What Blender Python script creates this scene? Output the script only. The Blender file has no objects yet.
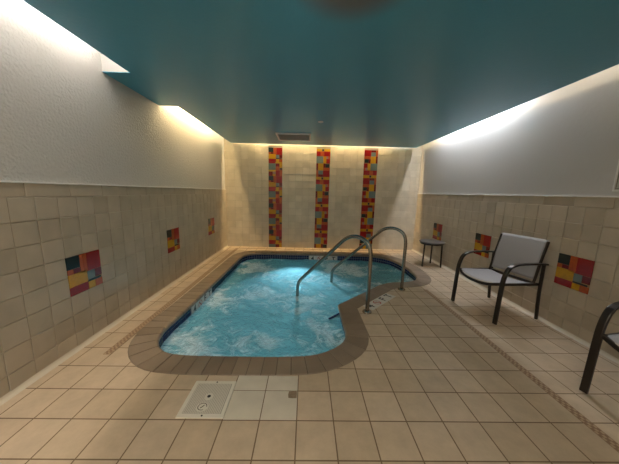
import bpy, bmesh, math, random
from mathutils import Vector, Matrix, noise
random.seed(7)
S = bpy.context.scene
C = S.collection
PI = math.pi

# ------------------------------------------------------------------ materials
def mat(name, col, rough=.5, metal=0., bump=None, vary=None, spec=.5, coat=0):
    """procedural principled material; bump=(scale,strength,dist); vary=(scale,amount)"""
    m = bpy.data.materials.new(name); m.use_nodes = True
    nt = m.node_tree; p = nt.nodes['Principled BSDF']
    p.inputs['Base Color'].default_value = (*col, 1)
    p.inputs['Roughness'].default_value = rough
    p.inputs['Metallic'].default_value = metal
    p.inputs['Specular IOR Level'].default_value = spec
    p.inputs['Coat Weight'].default_value = coat
    tc = nt.nodes.new('ShaderNodeTexCoord')
    if vary:
        n = nt.nodes.new('ShaderNodeTexNoise'); n.inputs['Scale'].default_value = vary[0]; n.inputs['Detail'].default_value = 5
        nt.links.new(tc.outputs['Object'], n.inputs['Vector'])
        mx = nt.nodes.new('ShaderNodeMix'); mx.data_type = 'RGBA'
        a = vary[1]
        mx.inputs['A'].default_value = (*[c * (1 - a) for c in col], 1)
        mx.inputs['B'].default_value = (*[min(1, c * (1 + a)) for c in col], 1)
        nt.links.new(n.outputs['Fac'], mx.inputs['Factor'])
        nt.links.new(mx.outputs['Result'], p.inputs['Base Color'])
    if bump:
        n = nt.nodes.new('ShaderNodeTexNoise'); n.inputs['Scale'].default_value = bump[0]; n.inputs['Detail'].default_value = 3
        nt.links.new(tc.outputs['Object'], n.inputs['Vector'])
        b = nt.nodes.new('ShaderNodeBump'); b.inputs['Strength'].default_value = bump[1]; b.inputs['Distance'].default_value = bump[2]
        nt.links.new(n.outputs['Fac'], b.inputs['Height']); nt.links.new(b.outputs['Normal'], p.inputs['Normal'])
    return m

def island_mat(name, c1, c2, rough, bump=None, patch=None):
    """tiles: each loose tile of the mesh takes its own tint"""
    m = mat(name, c1, rough, bump=bump)
    nt = m.node_tree; p = nt.nodes['Principled BSDF']
    g = nt.nodes.new('ShaderNodeNewGeometry')
    mx = nt.nodes.new('ShaderNodeMix'); mx.data_type = 'RGBA'
    mx.inputs['A'].default_value = (*c1, 1); mx.inputs['B'].default_value = (*c2, 1)
    nt.links.new(g.outputs['Random Per Island'], mx.inputs['Factor'])
    tc = nt.nodes.new('ShaderNodeTexCoord')
    n = nt.nodes.new('ShaderNodeTexNoise'); n.inputs['Scale'].default_value = 5; n.inputs['Detail'].default_value = 6
    nt.links.new(tc.outputs['Object'], n.inputs['Vector'])
    mr = nt.nodes.new('ShaderNodeMapRange'); mr.inputs['From Min'].default_value = .3; mr.inputs['From Max'].default_value = .7
    mr.inputs['To Min'].default_value = .88; mr.inputs['To Max'].default_value = 1.06
    nt.links.new(n.outputs['Fac'], mr.inputs['Value'])
    vm = nt.nodes.new('ShaderNodeVectorMath'); vm.operation = 'SCALE'
    nt.links.new(mx.outputs['Result'], vm.inputs[0]); nt.links.new(mr.outputs['Result'], vm.inputs['Scale'])
    nt.links.new(vm.outputs['Vector'], p.inputs['Base Color'])
    return m

M = {}
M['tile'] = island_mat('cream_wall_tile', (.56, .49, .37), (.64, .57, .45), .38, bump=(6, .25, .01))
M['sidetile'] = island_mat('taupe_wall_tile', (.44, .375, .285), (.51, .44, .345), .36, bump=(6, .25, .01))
M['grout'] = mat('wall_grout', (.36, .31, .23), .8)
M['sidegrout'] = mat('taupe_grout', (.56, .49, .39), .8)
M['stucco'] = mat('white_wall_paint', (.58, .56, .53), .6, bump=(48, .8, .012))
M['smoothwall'] = mat('smooth_white_paint', (.50, .485, .465), .55, bump=(25, .12, .01))
M['deck'] = None
M['coping'] = island_mat('coping_brick', (.21, .155, .11), (.265, .20, .145), .5, bump=(60, .3, .004))
M['coping_grout'] = mat('coping_grout', (.10, .075, .055), .8, vary=(30, .2))
M['navy'] = island_mat('navy_tile', (.012, .022, .085), (.02, .035, .13), .15)
M['plaster'] = mat('pool_plaster', (.55, .74, .74), .6, vary=(5, .05))
M['steel'] = mat('stainless_steel', (.30, .27, .23), .25, 1.0, vary=(20, .08))
M['frame'] = mat('dark_bronze_frame', (.035, .028, .024), .32, .5)
M['sling'] = mat('grey_sling_fabric', (.36, .345, .35), .75, bump=(350, .3, .002))
M['hem'] = mat('light_sling_hem', (.5, .44, .36), .7)
M['tabletop'] = mat('grey_table_top', (.09, .08, .075), .4, vary=(60, .2))
M['white'] = mat('white_plastic', (.72, .68, .6), .45)
M['lid'] = mat('cream_skimmer_plastic', (.70, .66, .57), .5)
M['lidgrip'] = mat('skimmer_grip', (.68, .63, .54), .6)
M['black'] = mat('black_mark', (.01, .01, .012), .4)
M['red_mark'] = mat('red_mark', (.4, .05, .04), .4)
M['marker'] = mat('white_marker_tile', (.72, .70, .66), .25)
M['whitetile'] = island_mat('replacement_white_tile', (.60, .54, .44), (.64, .58, .48), .3)
M['brownpatch'] = mat('brown_patch', (.24, .17, .11), .6, vary=(45, .4))
M['cove'] = mat('cove_tile', (.62, .55, .44), .4)
M['vent'] = mat('vent_white', (.8, .78, .75), .5)
M['ventdark'] = mat('vent_louver', (.62, .57, .53), .6)
M['signface'] = mat('sign_sheet', (.50, .50, .47), .3)
M['signframe'] = mat('sign_edge', (.75, .74, .72), .3)
M['signline'] = mat('sign_ink', (.16, .14, .12), .5)
M['dacc'] = mat('mosaic_darkgreen', (0.014, 0.023, 0.023), .2)
M['grey'] = mat('mosaic_greygreen', (0.133, 0.172, 0.156), .25)
M['yel'] = mat('mosaic_yellow', (0.484, 0.257, 0.009), .25, vary=(40, .2))
M['ora'] = mat('mosaic_orange', (0.390, 0.078, 0.016), .25, vary=(40, .25))
M['red'] = mat('mosaic_red', (0.257, 0.009, 0.008), .22, vary=(40, .2))
M['dred'] = mat('mosaic_darkred', (0.133, 0.006, 0.006), .22)
M['pink'] = mat('mosaic_greypink', (0.250, 0.164, 0.133), .25)
M['mgrout'] = mat('mosaic_grout', (0.296, 0.172, 0.062), .7)
M['strip1'] = mat('border_brown', (.25, .15, .085), .5)
M['strip2'] = mat('border_tan', (.42, .30, .19), .5)

def deck_material():
    m = bpy.data.materials.new('deck_tile'); m.use_nodes = True
    nt = m.node_tree; L = nt.links; p = nt.nodes['Principled BSDF']
    uv = nt.nodes.new('ShaderNodeUVMap'); uv.uv_map = 'UVMap'
    br = nt.nodes.new('ShaderNodeTexBrick'); br.offset = 0; br.squash = 1
    br.inputs['Scale'].default_value = 1; br.inputs['Brick Width'].default_value = .2319; br.inputs['Row Height'].default_value = .2319
    br.inputs['Mortar Size'].default_value = .0040; br.inputs['Mortar Smooth'].default_value = .15; br.inputs['Bias'].default_value = 0
    br.inputs['Color1'].default_value = (.50, .385, .265, 1); br.inputs['Color2'].default_value = (.60, .475, .345, 1)
    br.inputs['Mortar'].default_value = (.19, .13, .08, 1)
    L.new(uv.outputs['UV'], br.inputs['Vector'])
    n = nt.nodes.new('ShaderNodeTexNoise'); n.inputs['Scale'].default_value = 7; n.inputs['Detail'].default_value = 8; n.inputs['Roughness'].default_value = .65
    tc = nt.nodes.new('ShaderNodeTexCoord'); L.new(tc.outputs['Object'], n.inputs['Vector'])
    mr = nt.nodes.new('ShaderNodeMapRange'); mr.inputs['From Min'].default_value = .3; mr.inputs['From Max'].default_value = .7
    mr.inputs['To Min'].default_value = .84; mr.inputs['To Max'].default_value = 1.08
    L.new(n.outputs['Fac'], mr.inputs['Value'])
    vm = nt.nodes.new('ShaderNodeVectorMath'); vm.operation = 'SCALE'
    L.new(br.outputs['Color'], vm.inputs[0]); L.new(mr.outputs['Result'], vm.inputs['Scale'])
    L.new(vm.outputs['Vector'], p.inputs['Base Color'])
    r = nt.nodes.new('ShaderNodeMapRange'); r.inputs['To Min'].default_value = .38; r.inputs['To Max'].default_value = .9
    L.new(br.outputs['Fac'], r.inputs['Value']); L.new(r.outputs['Result'], p.inputs['Roughness'])
    n2 = nt.nodes.new('ShaderNodeTexNoise'); n2.inputs['Scale'].default_value = 5
    L.new(tc.outputs['Object'], n2.inputs['Vector'])
    ad = nt.nodes.new('ShaderNodeMath'); ad.operation = 'SUBTRACT'
    L.new(n2.outputs['Fac'], ad.inputs[0]); L.new(br.outputs['Fac'], ad.inputs[1])
    b = nt.nodes.new('ShaderNodeBump'); b.inputs['Strength'].default_value = .35; b.inputs['Distance'].default_value = .004
    L.new(ad.outputs[0], b.inputs['Height']); L.new(b.outputs['Normal'], p.inputs['Normal'])
    return m
M['deck'] = deck_material()

def ceiling_material():
    m = mat('teal_ceiling_paint', (.06, .315, .465), .33, bump=(30, .12, .01))
    nt = m.node_tree; p = nt.nodes['Principled BSDF']; L = nt.links
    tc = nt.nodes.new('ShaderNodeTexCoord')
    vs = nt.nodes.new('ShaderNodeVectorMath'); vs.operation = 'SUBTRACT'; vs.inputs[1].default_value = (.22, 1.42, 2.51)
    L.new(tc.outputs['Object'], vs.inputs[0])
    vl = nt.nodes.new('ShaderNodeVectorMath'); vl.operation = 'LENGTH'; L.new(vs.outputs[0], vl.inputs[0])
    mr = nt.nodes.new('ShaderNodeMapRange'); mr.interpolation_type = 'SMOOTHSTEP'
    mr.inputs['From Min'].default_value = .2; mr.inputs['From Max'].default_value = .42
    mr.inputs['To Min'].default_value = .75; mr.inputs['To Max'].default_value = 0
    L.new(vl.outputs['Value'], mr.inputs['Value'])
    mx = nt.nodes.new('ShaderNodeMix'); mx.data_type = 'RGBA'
    mx.inputs['A'].default_value = (.06, .315, .465, 1); mx.inputs['B'].default_value = (.16, .09, .05, 1)   # brown reflection in the gloss paint, put into the colour
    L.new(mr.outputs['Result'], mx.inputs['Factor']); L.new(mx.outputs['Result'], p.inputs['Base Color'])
    return m
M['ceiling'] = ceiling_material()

def water_material():
    m = bpy.data.materials.new('churning_spa_water'); m.use_nodes = True
    nt = m.node_tree; nt.nodes.clear(); L = nt.links
    N = nt.nodes.new
    out = N('ShaderNodeOutputMaterial')
    tc = N('ShaderNodeTexCoord')
    # warped streaks of bubbles carried by the jets
    w = N('ShaderNodeTexNoise'); w.inputs['Scale'].default_value = 2.2; w.inputs['Detail'].default_value = 3
    L.new(tc.outputs['Object'], w.inputs['Vector'])
    ws = N('ShaderNodeVectorMath'); ws.operation = 'SCALE'; ws.inputs['Scale'].default_value = .7
    L.new(w.outputs['Color'], ws.inputs[0])
    wa = N('ShaderNodeVectorMath'); wa.operation = 'ADD'
    L.new(tc.outputs['Object'], wa.inputs[0]); L.new(ws.outputs[0], wa.inputs[1])
    n1 = N('ShaderNodeTexNoise'); n1.inputs['Scale'].default_value = 6; n1.inputs['Detail'].default_value = 9; n1.inputs['Roughness'].default_value = .66
    n1.inputs['Distortion'].default_value = .8
    L.new(wa.outputs[0], n1.inputs['Vector'])
    big = N('ShaderNodeTexNoise'); big.inputs['Scale'].default_value = 1.1; big.inputs['Detail'].default_value = 2
    L.new(tc.outputs['Object'], big.inputs['Vector'])
    ad = N('ShaderNodeMath'); ad.operation = 'MULTIPLY_ADD'; ad.inputs[1].default_value = 1.1
    L.new(big.outputs['Fac'], ad.inputs[0]); L.new(n1.outputs['Fac'], ad.inputs[2])
    fm = N('ShaderNodeMapRange'); fm.inputs['From Min'].default_value = 1.03; fm.inputs['From Max'].default_value = 1.22
    fm.inputs['To Min'].default_value = 0; fm.inputs['To Max'].default_value = .92
    L.new(ad.outputs[0], fm.inputs['Value'])
    # body of the water
    tr = N('ShaderNodeBsdfTransparent'); tr.inputs['Color'].default_value = (.45, .70, .70, 1)
    df = N('ShaderNodeBsdfDiffuse'); df.inputs['Color'].default_value = (.11, .28, .27, 1)
    tl = N('ShaderNodeBsdfTranslucent'); tl.inputs['Color'].default_value = (.42, .74, .78, 1)
    dt = N('ShaderNodeMixShader'); dt.inputs[0].default_value = .45
    L.new(df.outputs[0], dt.inputs[1]); L.new(tl.outputs[0], dt.inputs[2])
    body = N('ShaderNodeMixShader'); body.inputs[0].default_value = .93
    L.new(tr.outputs[0], body.inputs[1]); L.new(dt.outputs[0], body.inputs[2])
    # foam
    fd = N('ShaderNodeBsdfDiffuse'); fd.inputs['Color'].default_value = (.9, .92, .86, 1)
    ft = N('ShaderNodeBsdfTranslucent'); ft.inputs['Color'].default_value = (.55, .8, .85, 1)
    fo = N('ShaderNodeMixShader'); fo.inputs[0].default_value = .35
    L.new(fd.outputs[0], fo.inputs[1]); L.new(ft.outputs[0], fo.inputs[2])
    mf = N('ShaderNodeMixShader'); L.new(fm.outputs['Result'], mf.inputs[0])
    L.new(body.outputs[0], mf.inputs[1]); L.new(fo.outputs[0], mf.inputs[2])
    # surface reflection
    bn = N('ShaderNodeTexNoise'); bn.inputs['Scale'].default_value = 16; bn.inputs['Detail'].default_value = 5; bn.inputs['Distortion'].default_value = .8
    L.new(wa.outputs[0], bn.inputs['Vector'])
    bu = N('ShaderNodeBump'); bu.inputs['Strength'].default_value = 1; bu.inputs['Distance'].default_value = .06
    L.new(bn.outputs['Fac'], bu.inputs['Height'])
    gl = N('ShaderNodeBsdfGlossy'); gl.inputs['Roughness'].default_value = .10
    L.new(bu.outputs['Normal'], gl.inputs['Normal'])
    fr = N('ShaderNodeFresnel'); fr.inputs['IOR'].default_value = 1.33; L.new(bu.outputs['Normal'], fr.inputs['Normal'])
    top = N('ShaderNodeMixShader'); L.new(fr.outputs[0], top.inputs[0])
    L.new(mf.outputs[0], top.inputs[1]); L.new(gl.outputs[0], top.inputs[2])
    L.new(top.outputs[0], out.inputs['Surface'])
    return m
M['water'] = water_material()

def emit(name, col, s):
    m = bpy.data.materials.new(name); m.use_nodes = True
    nt = m.node_tree; nt.nodes.clear()
    e = nt.nodes.new('ShaderNodeEmission'); e.inputs['Color'].default_value = (*col, 1); e.inputs['Strength'].default_value = s
    o = nt.nodes.new('ShaderNodeOutputMaterial'); nt.links.new(e.outputs[0], o.inputs['Surface'])
    return m

# ------------------------------------------------------------------ helpers
def obj(name, bm, mats, parent=None, smooth=False):
    me = bpy.data.meshes.new(name)
    bmesh.ops.recalc_face_normals(bm, faces=bm.faces)
    bm.to_mesh(me); bm.free()
    if not isinstance(mats, (list, tuple)): mats = [mats]
    for m in mats: me.materials.append(m)
    if smooth:
        for f in me.polygons: f.use_smooth = True
    o = bpy.data.objects.new(name, me); C.objects.link(o)
    if parent: o.parent = parent
    return o

def raw(name, verts, faces, mats, parent=None, smooth=False):
    me = bpy.data.meshes.new(name); me.from_pydata(verts, [], faces); me.update()
    if not isinstance(mats, (list, tuple)): mats = [mats]
    for m in mats: me.materials.append(m)
    if smooth:
        for f in me.polygons: f.use_smooth = True
    o = bpy.data.objects.new(name, me); C.objects.link(o)
    if parent: o.parent = parent
    return o

def tag(o, label, cat, group=None):
    o['label'] = label; o['category'] = cat
    if group: o['group'] = group
    return o

def struct(o):
    o['kind'] = 'structure'; return o

def thing(name, label, cat, loc=(0, 0, 0), rz=0, group=None):
    o = bpy.data.objects.new(name, None); C.objects.link(o)
    o.empty_display_size = .1
    o.location = loc; o.rotation_euler = (0, 0, rz)
    return tag(o, label, cat, group)

def box(bm, lo, hi, mi=0, bev=0):
    vs = [bm.verts.new((x, y, z)) for z in (lo[2], hi[2]) for y in (lo[1], hi[1]) for x in (lo[0], hi[0])]
    fs = [(0, 2, 3, 1), (4, 5, 7, 6), (0, 1, 5, 4), (2, 6, 7, 3), (0, 4, 6, 2), (1, 3, 7, 5)]
    fl = []
    for f in fs:
        fc = bm.faces.new([vs[i] for i in f]); fc.material_index = mi; fl.append(fc)
    if bev:
        es = {e for f in fl for e in f.edges}
        bmesh.ops.bevel(bm, geom=list(es), offset=bev, segments=2, affect='EDGES', profile=.6, material=mi)
    return vs

def cyl(bm, c, r, h0, h1, n=24, r2=None, mi=0):
    r2 = r if r2 is None else r2
    a = [bm.verts.new((c[0] + r * math.cos(2 * PI * i / n), c[1] + r * math.sin(2 * PI * i / n), h0)) for i in range(n)]
    b = [bm.verts.new((c[0] + r2 * math.cos(2 * PI * i / n), c[1] + r2 * math.sin(2 * PI * i / n), h1)) for i in range(n)]
    bm.faces.new(a[::-1]).material_index = mi; bm.faces.new(b).material_index = mi
    for i in range(n):
        bm.faces.new((a[i], a[(i + 1) % n], b[(i + 1) % n], b[i])).material_index = mi

def lathe(bm, c, prof, n=32):
    rings = [[bm.verts.new((c[0] + r * math.cos(2 * PI * i / n), c[1] + r * math.sin(2 * PI * i / n), c[2] + z)) for i in range(n)] for r, z in prof]
    for k in range(len(rings) - 1):
        for i in range(n):
            bm.faces.new((rings[k][i], rings[k][(i + 1) % n], rings[k + 1][(i + 1) % n], rings[k + 1][i]))
    bm.faces.new(rings[0][::-1]); bm.faces.new(rings[-1])

def spline(pts, per=6):
    """Catmull-Rom through pts (2D or 3D tuples)"""
    P = [Vector(p) for p in pts]
    P = [P[0] * 2 - P[1]] + P + [P[-1] * 2 - P[-2]]
    out = []
    for i in range(1, len(P) - 2):
        for k in range(per):
            t = k / per
            a, b, c, d = P[i - 1], P[i], P[i + 1], P[i + 2]
            out.append(.5 * ((2 * b) + (c - a) * t + (2 * a - 5 * b + 4 * c - d) * t * t + (3 * b - a - 3 * c + d) * t ** 3))
    out.append(P[-2]); return out

def sweep(bm, path, sec, up=Vector((0, 1, 0)), closed=False, caps=True, mi=0):
    """sweep a cross-section [(a,b)..] along 3D path; b along 'up', a along tangent x up"""
    n = len(path); rings = []
    for i, p in enumerate(path):
        t = (path[min(i + 1, n - 1)] - path[max(i - 1, 0)])
        if closed: t = path[(i + 1) % n] - path[(i - 1) % n]
        t = t.normalized()
        a = t.cross(up).normalized(); b = a.cross(t).normalized()
        rings.append([bm.verts.new(p + a * s[0] + b * s[1]) for s in sec])
    m = len(sec)
    for i in range(n if closed else n - 1):
        r0, r1 = rings[i], rings[(i + 1) % n]
        for j in range(m):
            bm.faces.new((r0[j], r0[(j + 1) % m], r1[(j + 1) % m], r1[j])).material_index = mi
    if caps and not closed:
        bm.faces.new(rings[0][::-1]); bm.faces.new(rings[-1])

def circ(r, n=12): return [(r * math.cos(2 * PI * i / n), r * math.sin(2 * PI * i / n)) for i in range(n)]
def rrect(w, h, r=.003):
    o = []
    for cx, cy, a0 in ((w / 2 - r, h / 2 - r, 0), (-w / 2 + r, h / 2 - r, 90), (-w / 2 + r, -h / 2 + r, 180), (w / 2 - r, -h / 2 + r, 270)):
        for k in (0, 45, 90):
            a = math.radians(a0 + k); o.append((cx + r * math.cos(a), cy + r * math.sin(a)))
    return o

# ------------------------------------------------------------------ room numbers (metres)
XL, XR, YB, YF = -1.985, 2.78, 6.15, -2.2
ZC, ZU = 2.5185, 2.98           # dropped slab underside, real ceiling
PT = .166; PZ = .1695; Z0 = -.019   # wall tile pitch

# pool inner outline (lip of the coping), counter-clockwise seen from above
anchor = [(-1.435, 2.55), (-1.44, 2.34), (-1.38, 2.12), (-1.23, 1.97), (-1.0, 1.922), (-.6, 1.915), (-.1, 1.922), (.12, 1.955), (.29, 2.045), (.40, 2.155), (.45, 2.30), (.454, 2.5)]
diag = [(1.20, 3.655), (1.40, 3.755), (1.62, 3.79), (1.82, 3.86), (1.94, 3.99), (2.0, 4.2), (2.02, 4.6), (1.97, 5.0), (1.83, 5.32), (1.58, 5.51), (1.3, 5.56), (.9, 5.56)]
backl = [(-.7, 5.56), (-1.0, 5.555), (-1.22, 5.49), (-1.35, 5.35), (-1.395, 5.15), (-1.40, 4.9)]
def v2(l): return [(p.x, p.y) for p in l]
inner = v2(spline([(x, y, 0) for x, y in anchor])) + [(.454, 2.7), (.454, 2.94), (.70, 3.175), (.95, 3.415)] + \
        v2(spline([(x, y, 0) for x, y in diag])) + [(.5, 5.56), (.1, 5.56), (-.3, 5.56)] + v2(spline([(x, y, 0) for x, y in backl])) + \
        [(-1.405, 4.4), (-1.41, 3.8), (-1.415, 3.2), (-1.425, 2.8)]

def resample(poly, step):
    """walk the closed outline; corner points with sharp turns are kept"""
    out = []; n = len(poly)
    acc = 0
    for i in range(n):
        a = Vector(poly[i]); b = Vector(poly[(i + 1) % n])
        L = (b - a).length
        k = max(1, round(L / step))
        for j in range(k): out.append(tuple(a + (b - a) * (j / k)))
    return out
dense = resample(inner, .04)
def offset(poly, d):
    n = len(poly); out = []
    for i in range(n):
        p0, p1, p2 = Vector(poly[i - 1]), Vector(poly[i]), Vector(poly[(i + 1) % n])
        t1 = (p1 - p0).normalized(); t2 = (p2 - p1).normalized()
        n1 = Vector((t1.y, -t1.x)); n2 = Vector((t2.y, -t2.x))
        m = (n1 + n2).normalized(); out.append(p1 + m * (d / max(.5, m.dot(n1))))
    return out
CW = .213

# arclength bricks around the outline
def arclen(poly):
    s = [0]
    for i in range(len(poly)):
        s.append(s[-1] + (Vector(poly[(i + 1) % len(poly)]) - Vector(poly[i])).length)
    return s
lens = arclen(dense); TOT = lens[-1]
corner_s = min(range(len(dense)), key=lambda i: (Vector(dense[i]) - Vector((.454, 2.94))).length)
S0 = lens[corner_s]
def at(s, side=0):
    s = s % TOT
    import bisect
    i = min(bisect.bisect_right(lens, s) - 1, len(dense) - 1)
    a = Vector(dense[i]); b = Vector(dense[(i + 1) % len(dense)])
    t = (s - lens[i]) / max(1e-9, lens[i + 1] - lens[i])
    return a + (b - a) * t
def smooth_normal(s, w=.07):
    a = at(s - w); b = at(s + w); t = (b - a).normalized(); return Vector((t.y, -t.x))
outer_off = offset(dense, CW)

# ------------------------------------------------------------------ floor with a hole for the pool
bm = bmesh.new()
hole = [Vector(p) for p in offset(dense, CW - .02)]
# drop points that fold over at the reflex corner
hp = []
for i, p in enumerate(hole):
    ok = all((Vector(q) - p).length > CW - .03 for q in dense)
    if ok: hp.append(p)
rect = [(XL - .03, YF), (XR + .03, YF), (XR + .03, YB + .03), (XL - .03, YB + .03)]
rv = [bm.verts.new((x, y, 0)) for x, y in rect]
hv = [bm.verts.new((p.x, p.y, 0)) for p in hp]
es = [bm.edges.new((rv[i], rv[(i + 1) % 4])) for i in range(4)] + [bm.edges.new((hv[i], hv[(i + 1) % len(hv)])) for i in range(len(hv))]
bmesh.ops.triangle_fill(bm, edges=es, use_beauty=True)
# cut along the right border strip so each side keeps its own tile grid
bmesh.ops.bisect_plane(bm, geom=bm.verts[:] + bm.edges[:] + bm.faces[:], plane_co=(1.835, 0, 0), plane_no=(1, 0, 0))
uvl = bm.loops.layers.uv.new('UVMap')
for f in bm.faces:
    if f.normal.z < 0: f.normal_flip()
    right = f.calc_center_median().x > 1.835
    for l in f.loops:
        co = l.vert.co
        l[uvl].uv = ((co.x - (2.012 - 10 * .2319) if right else co.x + 1.6542 + 10 * .2319), co.y - 1.0958 + 20 * .2319)
me = bpy.data.meshes.new('floor'); bm.to_mesh(me); bm.free(); me.materials.append(M['deck'])
floor = bpy.data.objects.new('floor', me); C.objects.link(floor); struct(floor)

# ------------------------------------------------------------------ border strips (small mosaic set into the deck)
def strip(name, p0, p1, w=.062):
    a, b = Vector((*p0, 0)), Vector((*p1, 0)); d = (b - a).normalized(); nrm = Vector((-d.y, d.x, 0))
    bm = bmesh.new(); L = (b - a).length
    zl, zh = -.002, .0012
    def quad(s0, s1, t0, t1, z, mi):
        vs = [bm.verts.new(a + d * s + nrm * t + Vector((0, 0, z))) for s, t in ((s0, t0), (s1, t0), (s1, t1), (s0, t1))]
        f = bm.faces.new(vs); f.material_index = mi
        if f.normal.z < 0: f.normal_flip()
    quad(0, L, -w / 2, w / 2, .0008, 0)
    k = int(L / .04)
    for i in range(k):
        s = i * .04
        quad(s + .003, s + .022, -.026, -.011, zh, 1); quad(s + .020, s + .038, -.008, .008, zh, 1); quad(s + .003, s + .022, .011, .026, zh, 1)
    o = obj(name, bm, [M['strip1'], M['strip2']]); return struct(o)
strip('trim_1', (1.835, YF + .05), (1.835, 3.50))
strip('trim_2', (-1.69, 1.93), (-1.69, 5.97))
strip('trim_3', (-1.69, 5.98), (2.45, 5.98))

# ------------------------------------------------------------------ walls
def wall_tiles(bm, origin, u, nrm, cols, rows, z0, pu, pz, skip=None, first=None, lip=.0012):
    """bevelled, slightly uneven tiles: u = direction along the wall, nrm = into the room"""
    up = Vector((0, 0, 1))
    for r in range(rows):
        for c in range(cols):
            if skip and skip(c, r): continue
            g = .0017
            a0, a1 = c * pu + g, (c + 1) * pu - g; b0, b1 = z0 + r * pz + g, z0 + (r + 1) * pz - g
            if b0 < 0: b0 = .002
            dz = [random.uniform(-lip, lip) for _ in range(3)]; base = random.uniform(0, lip * 1.5)
            def pt(a, b, d): return bm.verts.new(origin + u * a + up * b + nrm * d)
            q = []
            for (a, b, k) in ((a0, b0, 0), (a1, b0, 1), (a1, b1, 1), (a0, b1, 0)):
                d = .008 + base + (dz[0] if k else -dz[0]) + (dz[1] if b > (b0 + b1) / 2 else -dz[1])
                q.append((a, b, d))
            e = .0028
            inn = [(q[0][0] + e, q[0][1] + e, q[0][2]), (q[1][0] - e, q[1][1] + e, q[1][2]), (q[2][0] - e, q[2][1] - e, q[2][2]), (q[3][0] + e, q[3][1] - e, q[3][2])]
            I = [pt(*x) for x in inn]; E_ = [pt(x[0], x[1], x[2] - .0018) for x in q]; B = [pt(x[0], x[1], 0) for x in q]
            bm.faces.new(I)
            for i in range(4):
                j = (i + 1) % 4
                bm.faces.new((E_[i], E_[j], I[j], I[i])); bm.faces.new((B[i], B[j], E_[j], E_[i]))
W_TOP = Z0 + 8 * PZ          # top of the full tiles; the cap course sits above
CAP = 1.443
# decor square positions
left_dec = [1.994, 3.488, 4.982]; right_dec = [2.235, 3.563, 4.891]
def build_side(name, x, nx, y_start, decs, paint):
    nrm = Vector((nx, 0, 0)); org = Vector((x - nx * .009, y_start, 0)); u = Vector((0, 1, 0))
    bm = bmesh.new()
    n = int((YB - y_start) / PT) + 1
    def skip(c, r):
        y = y_start + (c + .5) * PT
        return r in (3, 4) and any(d - .01 < y < d + 2 * PT + .01 for d in decs)
    wall_tiles(bm, org, u, nrm, n, 8, Z0, PT, PZ, skip)
    # cap course: longer pieces
    wall_tiles(bm, org + Vector((0, -.05, 0)), u, nrm, int((YB - y_start) / (PT * 2)) + 1, 1, W_TOP, PT * 2, CAP - W_TOP - .006, None, lip=.0008)
    o = obj('tile_courses', bm, M['sidetile'])
    bm = bmesh.new()
    box(bm, (min(x - nx * .009, x - nx * .09), YF, -.03), (max(x - nx * .009, x - nx * .09), YB + .02, CAP - .004), 0)
    g = obj('grout_bed', bm, M['sidegrout'])
    bm = bmesh.new()
    xa, xb = x - nx * .012, x - nx * .10
    box(bm, (min(xa, xb), YF, CAP - .004), (max(xa, xb), YB + .1, ZU + .1), 0)
    w = obj(name, bm, paint); struct(w)
    bm = bmesh.new()
    xa, xb = x - nx * .02, x + nx * .004
    box(bm, (min(xa, xb), YF, CAP - .008), (max(xa, xb), YB, CAP + .003), 0, .003)
    l = obj('cap_ledge', bm, M['signframe'])
    for k in (o, g, l): k.parent = w
    return w
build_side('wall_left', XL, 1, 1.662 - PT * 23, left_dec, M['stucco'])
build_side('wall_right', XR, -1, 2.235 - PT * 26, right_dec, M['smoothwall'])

# back wall, fully tiled; stripes take two tile widths each
stripe_x = [-.930, .232, 1.394]
xs0 = -.930 - PT * 7
bm = bmesh.new()
nb = int((XR - xs0) / PT) + 1
def skipb(c, r):
    x = xs0 + (c + .5) * PT
    return any(d < x < d + 2 * PT for d in stripe_x) and (r + .5) * PZ < 2.46
wall_tiles(bm, Vector((xs0, YB + .009, 0)), Vector((1, 0, 0)), Vector((0, -1, 0)), nb, 16, 0, PT, PZ * .985, skipb, lip=.0014)
# trim the overhang at both side walls
for px, pn in ((XL - .004, -1), (XR + .004, 1)):
    bmesh.ops.bisect_plane(bm, geom=bm.verts[:] + bm.edges[:] + bm.faces[:], plane_co=(px, 0, 0), plane_no=(pn, 0, 0), clear_outer=True)
tb = obj('tile_courses', bm, M['tile'])
bm = bmesh.new(); box(bm, (XL - .1, YB + .009, -.03), (XR + .1, YB + .1, ZU + .1)); wb = obj('wall_back', bm, M['grout']); struct(wb); tb.parent = wb
bm = bmesh.new(); box(bm, (XL - .1, YF - .1, -.03), (XR + .1, YF, ZU + .1)); struct(obj('wall_front', bm, M['stucco']))

# cove strips along the wall feet
def cove(name, x, nx):
    bm = bmesh.new()
    prof = [(0, .036), (0, 0), (.026, 0), (.022, .004), (.010, .015), (.004, .026)]
    vs0 = [bm.verts.new((x + nx * (a + .0), YF, b)) for a, b in prof]; vs1 = [bm.verts.new((x + nx * a, YB, b)) for a, b in prof]
    for i in range(len(prof)):
        j = (i + 1) % len(prof); bm.faces.new((vs0[i], vs0[j], vs1[j], vs1[i]))
    struct(obj(name, bm, M['cove']))
cove('baseboard_left', XL, 1); cove('baseboard_right', XR, -1)

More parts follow.
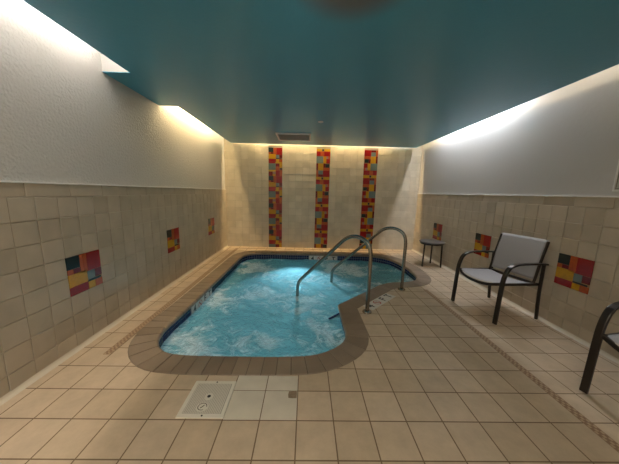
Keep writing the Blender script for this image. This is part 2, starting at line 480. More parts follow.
# ------------------------------------------------------------------ ceiling: teal dropped slab with light slots, white ceiling above
bm = bmesh.new()
YS = YB - .10
outline = [(-1.725, YF + .3), (2.51, YF + .3), (2.575, YS), (-1.80, YS), (-1.75, 3.55), (XL - .012, 3.55), (XL - .012, 2.612), (-1.73, 2.612)]
outline = [(-1.725, YF + .3), (2.50, YF + .3), (2.60, YS), (-1.80, YS), (-1.75, 3.55), (XL - .012, 3.55), (XL - .012, 2.612), (-1.73, 2.612)]
lo = [bm.verts.new((x, y, ZC)) for x, y in outline]; hi = [bm.verts.new((x, y, ZC + .005)) for x, y in outline]
bm.faces.new(lo[::-1]); bm.faces.new(hi)
for i in range(len(lo)):
    j = (i + 1) % len(lo); bm.faces.new((lo[i], lo[j], hi[j], hi[i]))
bm.normal_update(); bmesh.ops.triangulate(bm, faces=[f for f in bm.faces if len(f.verts) > 4], ngon_method='EAR_CLIP')
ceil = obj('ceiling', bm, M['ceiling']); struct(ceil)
bm = bmesh.new(); box(bm, (XL - .1, YF - .1, ZU), (XR + .1, YB + .1, ZU + .1)); o = obj('upper_ceiling', bm, M['smoothwall']); struct(o); o.name = 'ceiling_upper'
# bulkhead on the slab between the two left slots
bm = bmesh.new(); box(bm, (XL - .012, 2.612, ZC + .005), (-1.5, 3.55, ZU)); o = obj('trim_4', bm, M['smoothwall']); struct(o)

# ------------------------------------------------------------------ cove lamps above the slab
def tube_lamp(label, a, b, col, s, r=.016):
    """a tube hung under the real ceiling, straight above its slot"""
    a, b = Vector(a), Vector(b); mid = (a + b) / 2
    t = thing('cove_lamp', label, 'lamp', (mid.x, mid.y, ZU))
    d = (b - a) / 2; z = mid.z - ZU
    bm = bmesh.new()
    sweep(bm, [Vector((p.x, p.y, z)) for p in (-d, d)], circ(r, 12), up=Vector((0, 0, 1)))
    obj('tube', bm, emit('lamp_glow', col, s), t)
    bm = bmesh.new()
    sweep(bm, [Vector((p.x * 1.02, p.y * 1.02, (z + r) / 2)) for p in (-d, d)], rrect(.05, abs(z) - r, .004), up=Vector((0, 0, 1)))
    obj('batten', bm, M['white'], t)
    return t
LW = (1.0, .90, .80); WARM = (1.0, .72, .36); COOL = (.93, .95, 1.0)
LZ = 2.84
tube_lamp('white tube lamp in the front part of the left light slot', (-1.80, -1.6, LZ), (-1.80, 2.5, LZ), LW, 55)
tube_lamp('warm tube lamp in the rear part of the left light slot', (-1.84, 3.7, LZ), (-1.86, 5.3, LZ), WARM, 150)
tube_lamp('warm tube lamp in the slot along the back wall', (-1.4, YB - .06, LZ), (2.0, YB - .06, LZ), WARM, 190)
tube_lamp('cool tube lamp in the rear part of the right light slot', (2.66, 3.4, LZ), (2.67, 5.3, LZ), COOL, 150)
tube_lamp('dim tube lamp in the front part of the right light slot', (2.64, -1.5, LZ), (2.64, 2.8, LZ), LW, 13)

# ------------------------------------------------------------------ pool shell
def ribbon(pts, z0, z1, flip=False):
    n = len(pts)
    v = [(p[0], p[1], z0) for p in pts] + [(p[0], p[1], z1) for p in pts]
    f = [(i, (i + 1) % n, n + (i + 1) % n, n + i) for i in range(n)]
    return v, f
tank = thing('spa_pool', 'recessed spa pool with brown brick coping and navy waterline tiles in the deck', 'pool', (0, 0, 0))
rim = offset(dense, .012)
v, f = ribbon(rim, -1.0, -.2)
n = len(v) // 2
v2_, f2_ = list(v), list(f)
f2_.append(tuple(range(n)))
raw('basin', v2_, f2_, M['plaster'], tank)
# navy tile band: two courses of small squares
markers_s = []
bm = bmesh.new()
NT = int(TOT / .0525); st = TOT / NT
def in_marker(p):
    x, y = p
    return (abs(y - 5.56) < .02 and .096 < x < .757) or (abs(x + 1.415) < .02 and 2.93 < y < 3.57)
for k in range(NT):
    s0, s1 = k * st + .0035, (k + 1) * st - .0035
    a, b = at(s0), at(s1)
    if in_marker((a + b) / 2): continue
    na, nb_ = smooth_normal(s0, .02), smooth_normal(s1, .02)
    for z0, z1 in ((-.097, -.051), (-.150, -.104), (-.203, -.157)):
        P = [Vector((a.x + na.x * .008, a.y + na.y * .008, z0)), Vector((b.x + nb_.x * .008, b.y + nb_.y * .008, z0)), Vector((b.x + nb_.x * .008, b.y + nb_.y * .008, z1)), Vector((a.x + na.x * .008, a.y + na.y * .008, z1))]
        Q = [p + Vector(((na.x + nb_.x) / 2, (na.y + nb_.y) / 2, 0)) * .006 for p in P]
        vi = [bm.verts.new(p) for p in P]; vo = [bm.verts.new(p) for p in Q]
        bm.faces.new(vi)
        for i in range(4): bm.faces.new((vi[i], vi[(i + 1) % 4], vo[(i + 1) % 4], vo[i]))
obj('waterline_tiles', bm, M['navy'], tank)
gb = offset(dense, .0125)
v, f = ribbon(gb, -.22, -.02); raw('tile_backing', v, f, mat('navy_grout', (.22, .25, .32), .7), tank)

# coping: separate bull-nosed bricks around the lip with a grout bed under them
def mitred(s):
    """pair (inner, outer) of plan points across the coping at arclength s"""
    p = at(s); return p, p + smooth_normal(s, .10) * CW
bm = bmesh.new()
nb1 = 110; stp = TOT / nb1
prof = [(-.012, -.046), (-.019, -.034), (-.021, -.02), (-.017, -.006), (-.006, .004), (.008, .007), (CW - .006, .007), (CW, .003), (CW, -.04), (0.0, -.048)]
for k in range(nb1):
    s0 = S0 + k * stp + .0032; s1 = S0 + (k + 1) * stp - .0032
    if True:
        rings = []
        for q in range(3):
            s = s0 + (s1 - s0) * q / 2
            p = at(s)
            nn = smooth_normal(s, .10)
            if k == 0 and q == 0 or k == nb1 - 1 and q == 2:
                pass
            dq = min(abs(((s - S0 + TOT / 2) % TOT) - TOT / 2), .3)
            rings.append([bm.verts.new((p.x + nn.x * a, p.y + nn.y * a, z)) for a, z in prof])
        m = len(prof)
        for q in range(2):
            for j in range(m):
                bm.faces.new((rings[q][j], rings[q][(j + 1) % m], rings[q + 1][(j + 1) % m], rings[q + 1][j]))
        bm.faces.new(rings[0]); bm.faces.new(rings[2][::-1])
cp = obj('coping_bricks', bm, M['coping'], tank)
bm = bmesh.new()
pr = [(.0, -.04), (-.012, -.02), (-.002, .001), (CW - .002, .001), (CW - .002, -.04)]
rings = []
for i, p in enumerate(dense):
    nn = smooth_normal(lens[i], .10)
    rings.append([bm.verts.new((p[0] + nn.x * a, p[1] + nn.y * a, z)) for a, z in pr])
for i in range(len(rings)):
    for j in range(4):
        bm.faces.new((rings[i][j], rings[i][j + 1], rings[(i + 1) % len(rings)][j + 1], rings[(i + 1) % len(rings)][j]))
obj('coping_grout', bm, M['coping_grout'], tank)

# entry steps beside the handrails, their edge marked in navy
d1 = Vector((.7212, .6927)); nn_ = Vector((-d1.y, d1.x))
c0 = Vector((.454, 2.94))
def step_pts(dist, s0, s1):
    return [c0 + d1 * s0 + nn_ * .0, c0 + d1 * s1, c0 + d1 * s1 + nn_ * dist, c0 + d1 * s0 + nn_ * dist]
for k, (dist, z) in enumerate(((.34, -.34), (.66, -.60))):
    P = step_pts(dist, -.02, 1.05)
    bm = bmesh.new()
    lo = [bm.verts.new((p.x, p.y, -.99)) for p in P]; hi = [bm.verts.new((p.x, p.y, z)) for p in P]
    bm.faces.new(lo[::-1]); bm.faces.new(hi)
    for i in range(4): bm.faces.new((lo[i], lo[(i + 1) % 4], hi[(i + 1) % 4], hi[i]))
    st_ = obj('step', bm, M['plaster'], tank)
    bm = bmesh.new(); a, b = P[3], P[2]
    sweep(bm, [Vector((a.x, a.y, z + .004)), Vector((b.x, b.y, z + .004))], rrect(.05, .012, .003), up=Vector((0, 0, 1)))
    obj('step_edge', bm, M['navy'], st_)
# dark-edged ledge that carries the diagonal on from the deck corner, just under the water
bm = bmesh.new(); a = c0 + d1 * -.16 + nn_ * .03; b = c0 + d1 * .5 + nn_ * .03
sweep(bm, [Vector((a.x, a.y, -.152)), Vector((b.x, b.y, -.152))], rrect(.022, .03, .004), up=Vector((0, 0, 1)))
obj('ledge_edge', bm, M['navy'], tank)

# ------------------------------------------------------------------ water
ZW = -.15
res = .03
def inside(x, y, poly):
    c = False; n = len(poly); j = n - 1
    for i in range(n):
        xi, yi = poly[i]; xj, yj = poly[j]
        if (yi > y) != (yj > y) and x < (xj - xi) * (y - yi) / (yj - yi) + xi: c = not c
        j = i
    return c
wedge = [(p.x, p.y) for p in offset(dense, .006)]
bm = bmesh.new()
wv = [bm.verts.new((x, y, ZW)) for x, y in wedge]
bm.faces.new(wv)
xs = [-1.41 + i * res for i in range(int(3.5 / res))]; ys = [1.92 + i * res for i in range(int(3.68 / res))]
for x in xs: bmesh.ops.bisect_plane(bm, geom=bm.verts[:] + bm.edges[:] + bm.faces[:], plane_co=(x, 0, 0), plane_no=(1, 0, 0))
for y in ys: bmesh.ops.bisect_plane(bm, geom=bm.verts[:] + bm.edges[:] + bm.faces[:], plane_co=(0, y, 0), plane_no=(0, 1, 0))
for v_ in bm.verts:
    x, y = v_.co.x, v_.co.y
    p = Vector((x, y, 0))
    w = Vector((noise.noise(p * 1.3), noise.noise(p * 1.3 + Vector((9, 3, 1))), 0)) * .5
    z = noise.noise((p + w) * 3.2) * .016 + noise.noise((p + w) * 8) * .009 + noise.noise((p + w) * 19) * .004
    v_.co.z = ZW + z
me = bpy.data.meshes.new('water'); bm.normal_update()
for f_ in bm.faces:
    if f_.normal.z < 0: f_.normal_flip()
bm.to_mesh(me); bm.free(); me.materials.append(M['water'])
for f_ in me.polygons: f_.use_smooth = True
o = bpy.data.objects.new('spa_water', me); C.objects.link(o)
tag(o, 'churning turquoise spa water streaked with foam filling the pool', 'water')
# pool lamp on the near wall of the basin, facing the back
pl = thing('pool_lamp', 'round underwater lamp glowing blue white on the far basin wall', 'lamp', (-.15, 5.57, -.85))
bm = bmesh.new(); lathe(bm, (0, 0, 0), [(.11, 0), (.115, .012), (.10, .022), (.085, .02)]); lens_rim = obj('bezel', bm, M['steel'], pl); lens_rim.rotation_euler = (PI / 2, 0, 0)
bm = bmesh.new(); lathe(bm, (0, 0, 0), [(.084, .016), (.08, .024), (.05, .03), (.01, .031)]); lens_ = obj('lens', bm, emit('pool_lamp_glow', (.45, .8, 1.0), 8), pl); lens_.rotation_euler = (PI / 2, 0, 0)
L_ = bpy.data.lights.new('pool_beam', 'SPOT'); L_.energy = 230; L_.color = (.5, .82, 1.0); L_.spot_size = math.radians(78); L_.spot_blend = 1; L_.shadow_soft_size = .08
lo_ = bpy.data.objects.new('pool_beam', L_); C.objects.link(lo_); lo_.location = (-.15, 5.48, -.85)
lo_.rotation_euler = (Vector((-.15, 3.3, -.1)) - Vector(lo_.location)).to_track_quat('-Z', 'Y').to_euler()

# ------------------------------------------------------------------ mosaic accents
K = {'D': 0, 'G': 1, 'Y': 2, 'O': 3, 'R': 4, 'd': 5, 'P': 6}
MM = [M['dacc'], M['grey'], M['yel'], M['ora'], M['red'], M['dred'], M['pink'], M['mgrout']]
decA = [(0, 0, .36, .32, 'D'), (.36, 0, .46, .5, 'O'), (.46, 0, .57, .5, 'O'), (.57, 0, 1, .5, 'R'), (0, .32, .16, .45, 'O'), (.16, .32, .36, .45, 'd'),
        (0, .45, .54, .78, 'Y'), (.54, .5, .78, .74, 'G'), (.78, .5, 1, .72, 'd'), (.54, .74, .96, .80, 'D'), (0, .78, .54, 1, 'R'), (.54, .80, .76, 1, 'Y'), (.76, .80, 1, 1, 'O')]
decB = [(0, 0, .5, .1, 'R'), (.5, 0, 1, .1, 'Y'), (0, .1, .52, .56, 'G'), (.52, .1, .8, .32, 'd'), (.52, .32, .8, .6, 'O'), (.8, .1, 1, .42, 'Y'), (.82, .42, 1, .54, 'D'),
        (0, .56, .52, .68, 'Y'), (0, .68, .3, 1, 'd'), (.3, .68, .52, .86, 'P'), (.3, .86, .52, 1, 'Y'), (.52, .6, .82, 1, 'R'), (.82, .54, 1, 1, 'O')]
dec2 = [(0, 0, .5, .25, 'G'), (.5, 0, .72, .25, 'Y'), (.72, .0, .86, .09, 'P'), (.72, .09, 1, .25, 'R'), (.86, 0, 1, .09, 'O'), (0, .25, .14, .5, 'd'), (.14, .25, .52, .5, 'Y'), (.52, .25, .66, .4, 'd'), (.66, .27, .96, .4, 'D'), (.52, .4, 1, .5, 'O'),
        (.0, .5, .16, .73, 'O'), (.16, .5, .5, .64, 'G'), (.16, .64, .5, .73, 'd'), (.5, .5, 1, .73, 'R'), (0, .73, .4, .83, 'Y'), (.4, .75, .54, .82, 'D'), (.54, .73, 1, .83, 'Y'),
        (0, .83, .3, 1, 'R'), (.3, .83, .55, 1, 'O'), (.55, .83, 1, 1, 'R')]
def mosaic(name, fn, rects, th=.010):
    """fn(u,v,d)->world point; u across 0..W, v down"""
    bm = bmesh.new()
    for (u0, v0, u1, v1, m, g) in rects:
        e = g
        lo = [bm.verts.new(fn(u, v, 0)) for u, v in ((u0 + e, v0 + e), (u1 - e, v0 + e), (u1 - e, v1 - e), (u0 + e, v1 - e))]
        hi = [bm.verts.new(fn(u, v, th)) for u, v in ((u0 + e, v0 + e), (u1 - e, v0 + e), (u1 - e, v1 - e), (u0 + e, v1 - e))]
        bm.faces.new(hi).material_index = m
        for i in range(4): bm.faces.new((lo[i], lo[(i + 1) % 4], hi[(i + 1) % 4], hi[i])).material_index = m
    return bm
def panel(label, group, kind, base, udir, ndir, w, hgt, items, name):
    base = Vector(base); ud = Vector(udir); nd = Vector(ndir)
    def fn(u, v, d): return ud * (u - w / 2) + Vector((0, 0, hgt - v)) + nd * d
    g = .0011
    rects = [(.002, .002, w - .002, hgt - .002, 7, 0)]
    bmb = mosaic(name, lambda u, v, d: fn(u, v, d * .8), rects)
    t = tag(obj(name, bmb, MM), label, kind, group)
    t.location = base + ud * (w / 2)
    bmt = mosaic(name, fn, [(a, b, c, d_, K[k], g) for a, b, c, d_, k in items])
    o = obj('glass_tiles', bmt, MM, t); return t
DW = PT * 2; DZ = Z0 + 3 * PZ; DH = 2 * PZ
itA = [(a * DW, b * DH, c * DW, d * DH, k) for a, b, c, d, k in decA]
GA = 'square red and yellow mosaic accents in the side wainscots'
for y, lab in zip(left_dec, ('square glass mosaic accent on the left wall, nearest the viewer', 'square glass mosaic accent on the left wall, middle one of three', 'square glass mosaic accent on the left wall, farthest one by the back corner')):
    panel(lab, GA, 'mosaic', (XL - .009, y, DZ), (0, 1, 0), (1, 0, 0), DW, DH, itA, 'mosaic_square')
for y, lab in zip(right_dec, ('square glass mosaic accent on the right wall, to the right of the armchair back', 'square glass mosaic accent on the right wall, just left of the armchair back', 'square glass mosaic accent on the right wall, right above the small round table')):
    # seen from the room the far side is the left edge
    panel(lab, GA, 'mosaic', (XR + .009, y + DW, DZ), (0, -1, 0), (-1, 0, 0), DW, DH, itA, 'mosaic_square')
GS = 'tall mosaic stripes on the back wall'
TOPZ = 2.455
def stripe_items(kind):
    P = .668; it = []
    if kind == 1: cell = [(a, b / 2, c, d / 2, k) for a, b, c, d, k in decA] + [(a, .5 + b / 2, c, .5 + d / 2, k) for a, b, c, d, k in decB]; off = 0
    else: cell = dec2; off = .22
    if kind == 3: cell = [(1 - c, 1 - d, 1 - a, 1 - b, k) for a, b, c, d, k in dec2]; off = .44
    y = -off * P if kind != 1 else 0
    if kind == 2: y = -.74 * P
    if kind == 3: y = -.28 * P
    while y < TOPZ:
        for a, b, c, d, k in cell:
            v0, v1 = max(0, y + b * P), min(TOPZ - .004, y + d * P)
            if v1 - v0 > .006: it.append((a * DW, v0, c * DW, v1, k))
        y += P
    return it
for i, (x, lab) in enumerate(zip(stripe_x, ('tall mosaic stripe on the back wall, leftmost of the three', 'tall mosaic stripe on the back wall, the middle one', 'tall mosaic stripe on the back wall, rightmost, behind the handrail tops'))):
    panel(lab, GS, 'mosaic', (x, YB + .009, 0.0), (1, 0, 0), (0, -1, 0), DW, TOPZ, stripe_items(i + 1), 'mosaic_stripe')

# ------------------------------------------------------------------ depth markers: white tiles with black lettering
def text_mesh(s, size, m, parent, loc, rot, name='lettering'):
    cu = bpy.data.curves.new('t', 'FONT'); cu.body = s; cu.size = size; cu.align_x = 'CENTER'; cu.align_y = 'CENTER'; cu.extrude = .0006; cu.offset = size * .018
    to = bpy.data.objects.new('t', cu); C.objects.link(to)
    bpy.context.view_layer.update()
    me = bpy.data.meshes.new_from_object(to.evaluated_get(bpy.context.evaluated_depsgraph_get()))
    bpy.data.objects.remove(to); me.name = name; me.materials.clear(); me.materials.append(m)
    o = bpy.data.objects.new(name, me); C.objects.link(o); o.parent = parent; o.location = loc; o.rotation_euler = rot
    return o
def no_diving(parent, r, loc, rot):
    bm = bmesh.new(); n = 28
    for ri, ro in ((r * .80, r),):
        a = [bm.verts.new((ri * math.cos(2 * PI * i / n), ri * math.sin(2 * PI * i / n), 0)) for i in range(n)]
        b = [bm.verts.new((ro * math.cos(2 * PI * i / n), ro * math.sin(2 * PI * i / n), 0)) for i in range(n)]
        for i in range(n): bm.faces.new((a[i], a[(i + 1) % n], b[(i + 1) % n], b[i]))
    w = r * .1; q = r * .82
    vs = [bm.verts.new(p) for p in ((-q * .7 - w, q * .7 - w, 0), (-q * .7 + w, q * .7 + w, 0), (q * .7 + w, -q * .7 + w, 0), (q * .7 - w, -q * .7 - w, 0))]
    bm.faces.new(vs)
    o = obj('prohibition_ring', bm, M['red_mark'], parent); o.location = loc; o.rotation_euler = rot
    bm = bmesh.new()   # small diving figure
    pts = [(-.45, .25), (-.2, .35), (.15, .1), (.5, -.25), (.42, -.36), (.05, -.05), (-.2, .12), (-.5, .1)]
    bm.faces.new([bm.verts.new((x * r, y * r, -.0003)) for x, y in pts])
    n2 = 10; bm.faces.new([bm.verts.new((.12 * r + .12 * r * math.cos(2 * PI * i / n2), .36 * r + .12 * r * math.sin(2 * PI * i / n2), -.0003)) for i in range(n2)])
    o = obj('diver_figure', bm, M['black'], parent); o.location = loc; o.rotation_euler = rot
def marker(label, base, rot, tw, th):
    """four tiles in a row in the local xy plane, facing local +z"""
    t = thing('depth_marker', label, 'pool sign', group='white depth marker tiles around the pool'); t.location = base; t.rotation_euler = rot
    for k, s in enumerate(('4', '*', 'F', 'T')):
        x = (k - 1.5) * tw
        bm = bmesh.new(); box(bm, (x - tw / 2 + .002, -th / 2, -.004), (x + tw / 2 - .002, th / 2, .002), 0, .001)
        ti = obj('tile', bm, M['marker'], t)
        if s == '*': no_diving(ti, min(tw, th) * .36, (x, 0, .0035), (0, 0, 0))
        else: text_mesh(s, min(tw, th) * .95, M['black'], ti, (x, 0, .003), (0, 0, 0))
    return t
GD = 'white depth marker tiles around the pool'
ang = math.atan2(d1.y, d1.x)
mc = c0 + d1 * .50 - nn_ * (CW + .081)
marker('row of white depth marker tiles set in the deck between the two handrail feet', (mc.x, mc.y, .001), (0, 0, ang), .152, .15)
marker('row of white depth marker tiles at the waterline on the far side of the pool', (.426, 5.563, -.122), (PI / 2, 0, 0), .164, .15)
marker('row of white depth marker tiles at the waterline on the left side of the pool', (-1.420, 3.25, -.122), (PI / 2, 0, PI / 2 - .015), .16, .15)

# ------------------------------------------------------------------ replacement tiles and skimmer lid
def deck_tile(x0, y0, x1, y1, label, m, group):
    bm = bmesh.new(); cx, cy = (x0 + x1) / 2, (y0 + y1) / 2
    box(bm, (x0 - cx + .003, y0 - cy + .003, -.003), (x1 - cx - .003, y1 - cy - .003, .0018), 0, .0012)
    o = obj('floor_tile', bm, m); o.location = (cx, cy, 0); return tag(o, label, 'tile', group)
cx0 = -1.6542 + 5 * .2319; T = .2319; r1 = 1.0958 + T
GT = 'paler replacement tiles beside the skimmer lid'
deck_tile(cx0, r1, cx0 + T, r1 + T, 'off white replacement deck tile touching the right side of the skimmer lid', M['whitetile'], GT)
tt = deck_tile(cx0 + T, r1, cx0 + 2 * T, r1 + T, 'off white replacement deck tile with a small brown patch in its corner', M['whitetile'], GT)
deck_tile(cx0, r1 + T, cx0 + T, 1.706, 'short off white deck tile against the coping, left one of two', M['whitetile'], GT)
deck_tile(cx0 + T, r1 + T, cx0 + 2 * T, 1.706, 'short off white deck tile against the coping, right one of two', M['whitetile'], GT)
bm = bmesh.new()
pts = [(-.028, -.028), (.0, -.031), (.03, -.029), (.031, .0), (.03, .03), (0, .031), (-.027, .029), (-.032, .002)]
lo = [bm.verts.new((x, y, .0015)) for x, y in pts]; hi = [bm.verts.new((x * .95, y * .95, .0035)) for x, y in pts]
bm.faces.new(hi)
for i in range(8): bm.faces.new((lo[i], lo[(i + 1) % 8], hi[(i + 1) % 8], hi[i]))
o = obj('brown_patch', bm, M['brownpatch'], tt); o.location = (T / 2 - .036, T / 2 - .035, 0)

sk = thing('skimmer_lid', 'square cream plastic skimmer lid with a dark centre hole set in the deck', 'lid', (-.642, 1.487, 0))
bm = bmesh.new(); box(bm, (-.149, -.151, -.004), (.149, .151, .0075), 0, .003); obj('frame_plate', bm, M['lid'], sk)
bm = bmesh.new(); box(bm, (-.122, -.124, .0073), (.125, .124, .0078)); obj('recess', bm, mat('skimmer_recess', (.40, .37, .31), .7), sk)
bm = bmesh.new()
for i in range(22):
    for s in (0,):
        x = -.118 + i * .011
        # fine diagonal ribs, clipped to the inset square
        a, b = Vector((x, -.12)), Vector((x, .12))
        box(bm, (x, -.122, .0072), (x + .0058, .122, .0105))
for (cx_, cy_, r_) in ((.0, .02, .03),): pass
obj('grip_ribs', bm, M['lidgrip'], sk)
bm = bmesh.new(); lathe(bm, (0, .008, .0075), [(.028, 0), (.028, .003), (.025, .0035), (.002, .0035)]); obj('hub', bm, M['lid'], sk)
bm = bmesh.new(); cyl(bm, (0, .008), .012, .0108, .0117, 20); obj('finger_hole', bm, M['black'], sk)
bm = bmesh.new(); lathe(bm, (0, 0, 0), [(.036, 0), (.036, .003), (.033, .0035), (.001, .0035)]); o = obj('badge', bm, M['lid'], sk); o.location = (-.012, -.075, .0075); o.scale = (1.1, .95, 1)
bm = bmesh.new()
for r in (.03,):
    n = 24
    a = [bm.verts.new((r * .85 * math.cos(2 * PI * i / n), r * .8 * math.sin(2 * PI * i / n), 0)) for i in range(n)]; b = [bm.verts.new((r * math.cos(2 * PI * i / n), r * .95 * math.sin(2 * PI * i / n), 0)) for i in range(n)]
    for i in range(20): bm.faces.new((a[i], a[i + 1], b[i + 1], b[i]))
    vs = [bm.verts.new(p) for p in ((-.012, -.01, 0), (-.005, -.013, 0), (.014, .012, 0), (.007, .013, 0))]; bm.faces.new(vs)
o = obj('badge_emblem', bm, M['coping_grout'], sk); o.location = (-.012, -.075, .0115)
for y in (-.138, .138):
    bm = bmesh.new(); cyl(bm, (0.01, y), .006, .007, .0092, 12); obj('screw', bm, M['black'], sk)

# ------------------------------------------------------------------ handrails
def handrail(foot, water, label, zmul):
    d = Vector((water[0] - foot[0], water[1] - foot[1], 0)); L = d.length; d.normalize()
    t = thing('handrail', label, 'handrail', (foot[0], foot[1], 0), 0, 'stainless pool handrails')
    prof_ = [(0, .004), (.0, .2), (.0, .55), (.002, .74), (.04, .85), (.135, .908), (.25, .912), (.35, .868), (.45, .775), (.62, .605), (.85, .375), (1.02, .21), (1.10, .125), (1.145, .05), (1.155, -.05), (1.155, -.2), (1.155, -.42)]
    P = spline([tuple(d * (s * L / 1.155) + Vector((0, 0, z * zmul if z > 0 else z))) for s, z in prof_], 5)
    bm = bmesh.new(); sweep(bm, P, circ(.0235, 16), up=Vector((-d.y, d.x, 0)))
    obj('tube', bm, M['steel'], t, smooth=True)
    bm = bmesh.new(); lathe(bm, (0, 0, 0), [(.055, .0), (.056, .006), (.05, .016), (.034, .024), (.026, .026)]); obj('flange', bm, M['steel'], t, smooth=True)
    return t
handrail((.767, 2.764), (-.101, 3.526), 'stainless steel bent tube handrail nearer the camera, foot on the deck corner', .985)
handrail((1.468, 3.488), (.479, 4.137), 'stainless steel bent tube handrail farther from the camera, nearer the small table', 1.0)

# ------------------------------------------------------------------ armchairs
def armchair(label, loc, rz):
    """local: front faces -x, width along y"""
    t = thing('armchair', label, 'chair', (loc[0], loc[1], 0), rz, 'low patio armchairs along the right wall')
    for s in (-1, 1):
        y = s * .302
        # flat bar: front leg rising, rolling over into the arm
        P = spline([(-.315, y, .0), (-.306, y, .2), (-.297, y, .40), (-.282, y, .53), (-.235, y, .635), (-.15, y, .675), (-.02, y, .683), (.14, y, .678), (.255, y, .672), (.30, y, .668)], 5)
        bm = bmesh.new(); k = 22
        sweep(bm, P[:k], rrect(.026, .045, .006), up=Vector((0, 1, 0))); obj('front_leg', bm, M['frame'], t)
        bm = bmesh.new(); sweep(bm, P[k - 1:], rrect(.019, .046, .006), up=Vector((0, 1, 0))); obj('armrest', bm, M['frame'], t)
        # rear leg
        P = [Vector((.292, y, 0)), Vector((.27, y, .25)), Vector((.262, y, .45)), Vector((.265, y, .664))]
        bm = bmesh.new(); sweep(bm, spline([tuple(p) for p in P], 4), rrect(.032, .026, .006), up=Vector((0, 1, 0))); obj('rear_leg', bm, M['frame'], t)
        # side rail of the seat, and upright of the back
        bm = bmesh.new(); sweep(bm, [Vector((-.285, s * .283, .455)), Vector((.262, s * .283, .425))], rrect(.028, .022, .005), up=Vector((0, 1, 0))); obj('seat_rail', bm, M['frame'], t)
        bm = bmesh.new(); yb = s * .272
        sweep(bm, spline([(.185, yb, .415), (.212, yb, .50), (.236, yb, .62), (.268, yb, .75), (.315, yb, .925)], 5), rrect(.024, .024, .006), up=Vector((0, 1, 0))); obj('back_upright', bm, M['frame'], t)
    # front bow rail and rear rail
    bm = bmesh.new(); sweep(bm, spline([(-.288, -.29, .462), (-.325, -.15, .418), (-.335, 0, .405), (-.325, .15, .418), (-.288, .29, .462)], 6), rrect(.034, .022, .006), up=Vector((1, 0, 0))); obj('front_rail', bm, M['frame'], t)
    bm = bmesh.new(); sweep(bm, [Vector((.225, -.285, .43)), Vector((.225, .285, .43))], rrect(.03, .022, .005), up=Vector((1, 0, 0))); obj('rear_rail', bm, M['frame'], t)
    # seat sling, sagging slightly and bowed at the front
    def sheet(fn, nu, nv, th, name, m):
        v = []; f = []
        for side in (0, 1):
            for i in range(nu + 1):
                for j in range(nv + 1):
                    p = fn(i / nu, j / nv)
                    v.append((p[0], p[1], p[2]) if side == 0 else (p[0] + th[0], p[1] + th[1], p[2] + th[2]))
        W = nv + 1; N_ = (nu + 1) * W
        for i in range(nu):
            for j in range(nv):
                a = i * W + j; f.append((a, a + W, a + W + 1, a + 1)); f.append((N_ + a, N_ + a + 1, N_ + a + W + 1, N_ + a + W))
        for i in range(nu):
            a = i * W; f.append((a, N_ + a, N_ + a + W, a + W)); a = i * W + nv; f.append((a, a + W, N_ + a + W, N_ + a))
        for j in range(nv):
            a = j; f.append((a, a + 1, N_ + a + 1, N_ + a)); a = nu * W + j; f.append((a, N_ + a, N_ + a + 1, a + 1))
        return raw(name, v, f, m, t, True)
    def seat(u, v):
        y = (v - .5) * .548; e = 1 - (2 * v - 1) ** 2
        xf = -.283 - .045 * e; x = xf + (.215 - xf) * u
        z = .470 - .035 * u - .03 * e * (1 - abs(2 * u - 1) * .0) + (.0)
        if u < .08: z -= (.08 - u) * .12
        return (x, y, z)
    sheet(seat, 16, 14, (0, 0, -.009), 'seat', M['sling'])
    bm = bmesh.new(); P = [Vector(seat(0, j / 14)) + Vector((-.006, 0, -.006)) for j in range(15)]
    sweep(bm, P, rrect(.014, .022, .004), up=Vector((0, 0, 1))); obj('front_hem', bm, M['hem'], t)
    def back(u, v):
        y = (v - .5) * .54; e = 1 - (2 * v - 1) ** 2
        z = .475 + .465 * u
        x = .205 + .055 * u + .06 * u * u + .03 * e * (1 - u)
        # top edge rolls backwards, slightly crowned
        z += .004 * e * u
        return (x, y, z)
    sheet(back, 14, 14, (.010, 0, 0), 'backrest', M['sling'])
    return t
a_ch = math.atan2(.128, .606)
armchair('dark framed armchair with grey sling seat and back, the one wholly in view', (2.402, 2.893), a_ch)
armchair('dark framed armchair cut off by the right edge, one leg and armrest showing', (2.475, 1.36), a_ch + .02)

# ------------------------------------------------------------------ side table
tb_ = thing('side_table', 'small round dark side table on three legs near the right wall beyond the handrails', 'table', (2.54, 4.78, 0))
bm = bmesh.new(); lathe(bm, (0, 0, 0), [(.2, .480), (.229, .482), (.235, .489), (.235, .498), (.229, .504), (.01, .505)], 40); obj('table_top', bm, M['tabletop'], tb_)
bm = bmesh.new(); lathe(bm, (0, 0, 0), [(.205, .452), (.215, .452), (.218, .478), (.19, .479)], 40); obj('apron', bm, M['frame'], tb_)
for (x, y) in ((-.165, -.06), (.14, -.12), (.09, .15)):
    bm = bmesh.new(); top = Vector((x * 1.02, y * 1.02, .46)); sweep(bm, [Vector((x * 1.1, y * 1.1, 0)), top], rrect(.026, .026, .005), up=Vector((0, 1, 0))); obj('leg', bm, M['frame'], tb_)

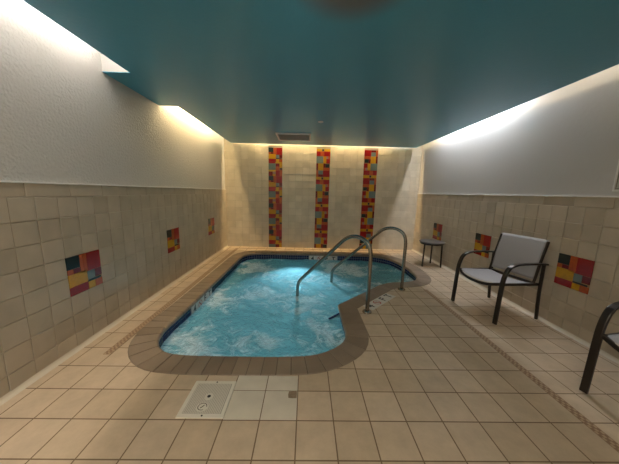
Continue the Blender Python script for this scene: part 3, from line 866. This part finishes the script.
# ------------------------------------------------------------------ ceiling vent, sprinkler
vt = thing('ceiling_vent', 'white framed air grille on the teal ceiling near the back wall', 'vent', (-.27, 5.17, ZC))
bm = bmesh.new()
w, dpt = .335, .29
for lo, hi in (((-w, -dpt, -.028), (w, -dpt + .03, 0)), ((-w, dpt - .03, -.028), (w, dpt, 0)), ((-w, -dpt + .03, -.028), (-w + .03, dpt - .03, 0)), ((w - .03, -dpt + .03, -.028), (w, dpt - .03, 0))):
    box(bm, lo, hi, 0, .004)
obj('frame', bm, M['vent'], vt)
bm = bmesh.new()
for i in range(13):
    y = -dpt + .045 + i * (2 * dpt - .09) / 12
    vs = [bm.verts.new((x, y + dy, z)) for x, dy, z in ((-w + .03, -.012, -.022), (w - .03, -.012, -.022), (w - .03, .014, -.006), (-w + .03, .014, -.006))]
    bm.faces.new(vs)
    vs2 = [bm.verts.new((v_.co.x, v_.co.y, v_.co.z + .002)) for v_ in vs]; bm.faces.new(vs2[::-1])
    for q in range(4): bm.faces.new((vs[q], vs[(q + 1) % 4], vs2[(q + 1) % 4], vs2[q]))
obj('louvers', bm, M['ventdark'], vt)
bm = bmesh.new(); box(bm, (-w + .02, -dpt + .02, -.003), (w - .02, dpt - .02, -.0005)); obj('back_plate', bm, M['ventdark'], vt)
sp = tag(obj('sprinkler_cover', (lambda b: (lathe(b, (0, 0, 0), [(.042, 0), (.042, -.005), (.036, -.009), (.002, -.010)]), b)[1])(bmesh.new()), M['vent']), 'small round pale sprinkler cover on the teal ceiling in front of the grille', 'sprinkler')
sp.location = (.205, 4.09, ZC)

# ------------------------------------------------------------------ framed notice on the right wall
sg = thing('wall_notice', 'framed notice on the white part of the right wall, cut by the right edge', 'sign', (XR + .012, 1.93, 1.50))
bm = bmesh.new(); box(bm, (-.008, -.28, 0), (0, .28, .78), 0, .002); obj('sheet', bm, M['signface'], sg)
bm = bmesh.new()
for lo, hi in (((-.014, -.29, -.01), (0, .29, .0)), ((-.014, -.29, .78), (0, .29, .79)), ((-.014, -.29, 0), (0, -.28, .78)), ((-.014, .28, 0), (0, .29, .78))): box(bm, lo, hi)
obj('frame', bm, M['signframe'], sg)
bm = bmesh.new()
for lo, hi in (((-.0105, -.275, .012), (-.008, .272, .018)), ((-.0105, .266, .012), (-.008, .272, .77)), ((-.0105, -.275, .764), (-.008, .272, .77)), ((-.0105, -.275, .012), (-.008, -.269, .77))): box(bm, lo, hi)
obj('inner_line', bm, M['signline'], sg)

# ------------------------------------------------------------------ added fill light with its box behind the viewpoint, brightens the floor
def area(name, loc, size, e, col, rot=(0, 0, 0), sy=None):
    L_ = bpy.data.lights.new(name, 'AREA'); L_.energy = e; L_.color = col; L_.size = size
    if sy: L_.shape = 'RECTANGLE'; L_.size_y = sy
    o = bpy.data.objects.new(name, L_); C.objects.link(o); o.location = loc; o.rotation_euler = rot; return o
cl = thing('fill_light', 'added rectangular fill light behind the viewpoint', 'lamp', (-.5, -.9, ZC))
bm = bmesh.new(); box(bm, (-.62, -.32, -.03), (.62, .32, 0), 0, .004); obj('fill_housing', bm, M['white'], cl)
area('fill_light_panel', (-.5, -.9, ZC - .036), 1.1, 42, (1.0, .86, .68), sy=.5)

# ------------------------------------------------------------------ world, camera, colour
w = bpy.data.worlds.new('World'); S.world = w; w.use_nodes = True
w.node_tree.nodes['Background'].inputs['Color'].default_value = (.05, .05, .05, 1)
cam = bpy.data.cameras.new('Camera'); co = bpy.data.objects.new('Camera', cam); C.objects.link(co); S.camera = co
cam.sensor_width = 36; cam.lens = 244.72 / 619 * 36; cam.clip_start = .02
pitch, yaw, roll = .1619, .0169, .0236
F = Vector((math.sin(yaw) * math.cos(pitch), math.cos(yaw) * math.cos(pitch), -math.sin(pitch)))
R0 = Vector((math.cos(yaw), -math.sin(yaw), 0)); U0 = R0.cross(F)
c_, s_ = math.cos(roll), math.sin(roll)
Rr = R0 * c_ + U0 * s_; Uu = -R0 * s_ + U0 * c_
mw = Matrix((Rr, Uu, -F)).transposed().to_4x4(); mw.translation = Vector((0, 0, 1.42)); co.matrix_world = mw
S.view_settings.view_transform = 'Standard'; S.view_settings.look = 'None'; S.view_settings.gamma = 1; S.view_settings.use_curve_mapping = False
S.view_settings.exposure = .52
S.cycles.max_bounces = 10; S.cycles.transparent_max_bounces = 12; S.cycles.sample_clamp_indirect = 6
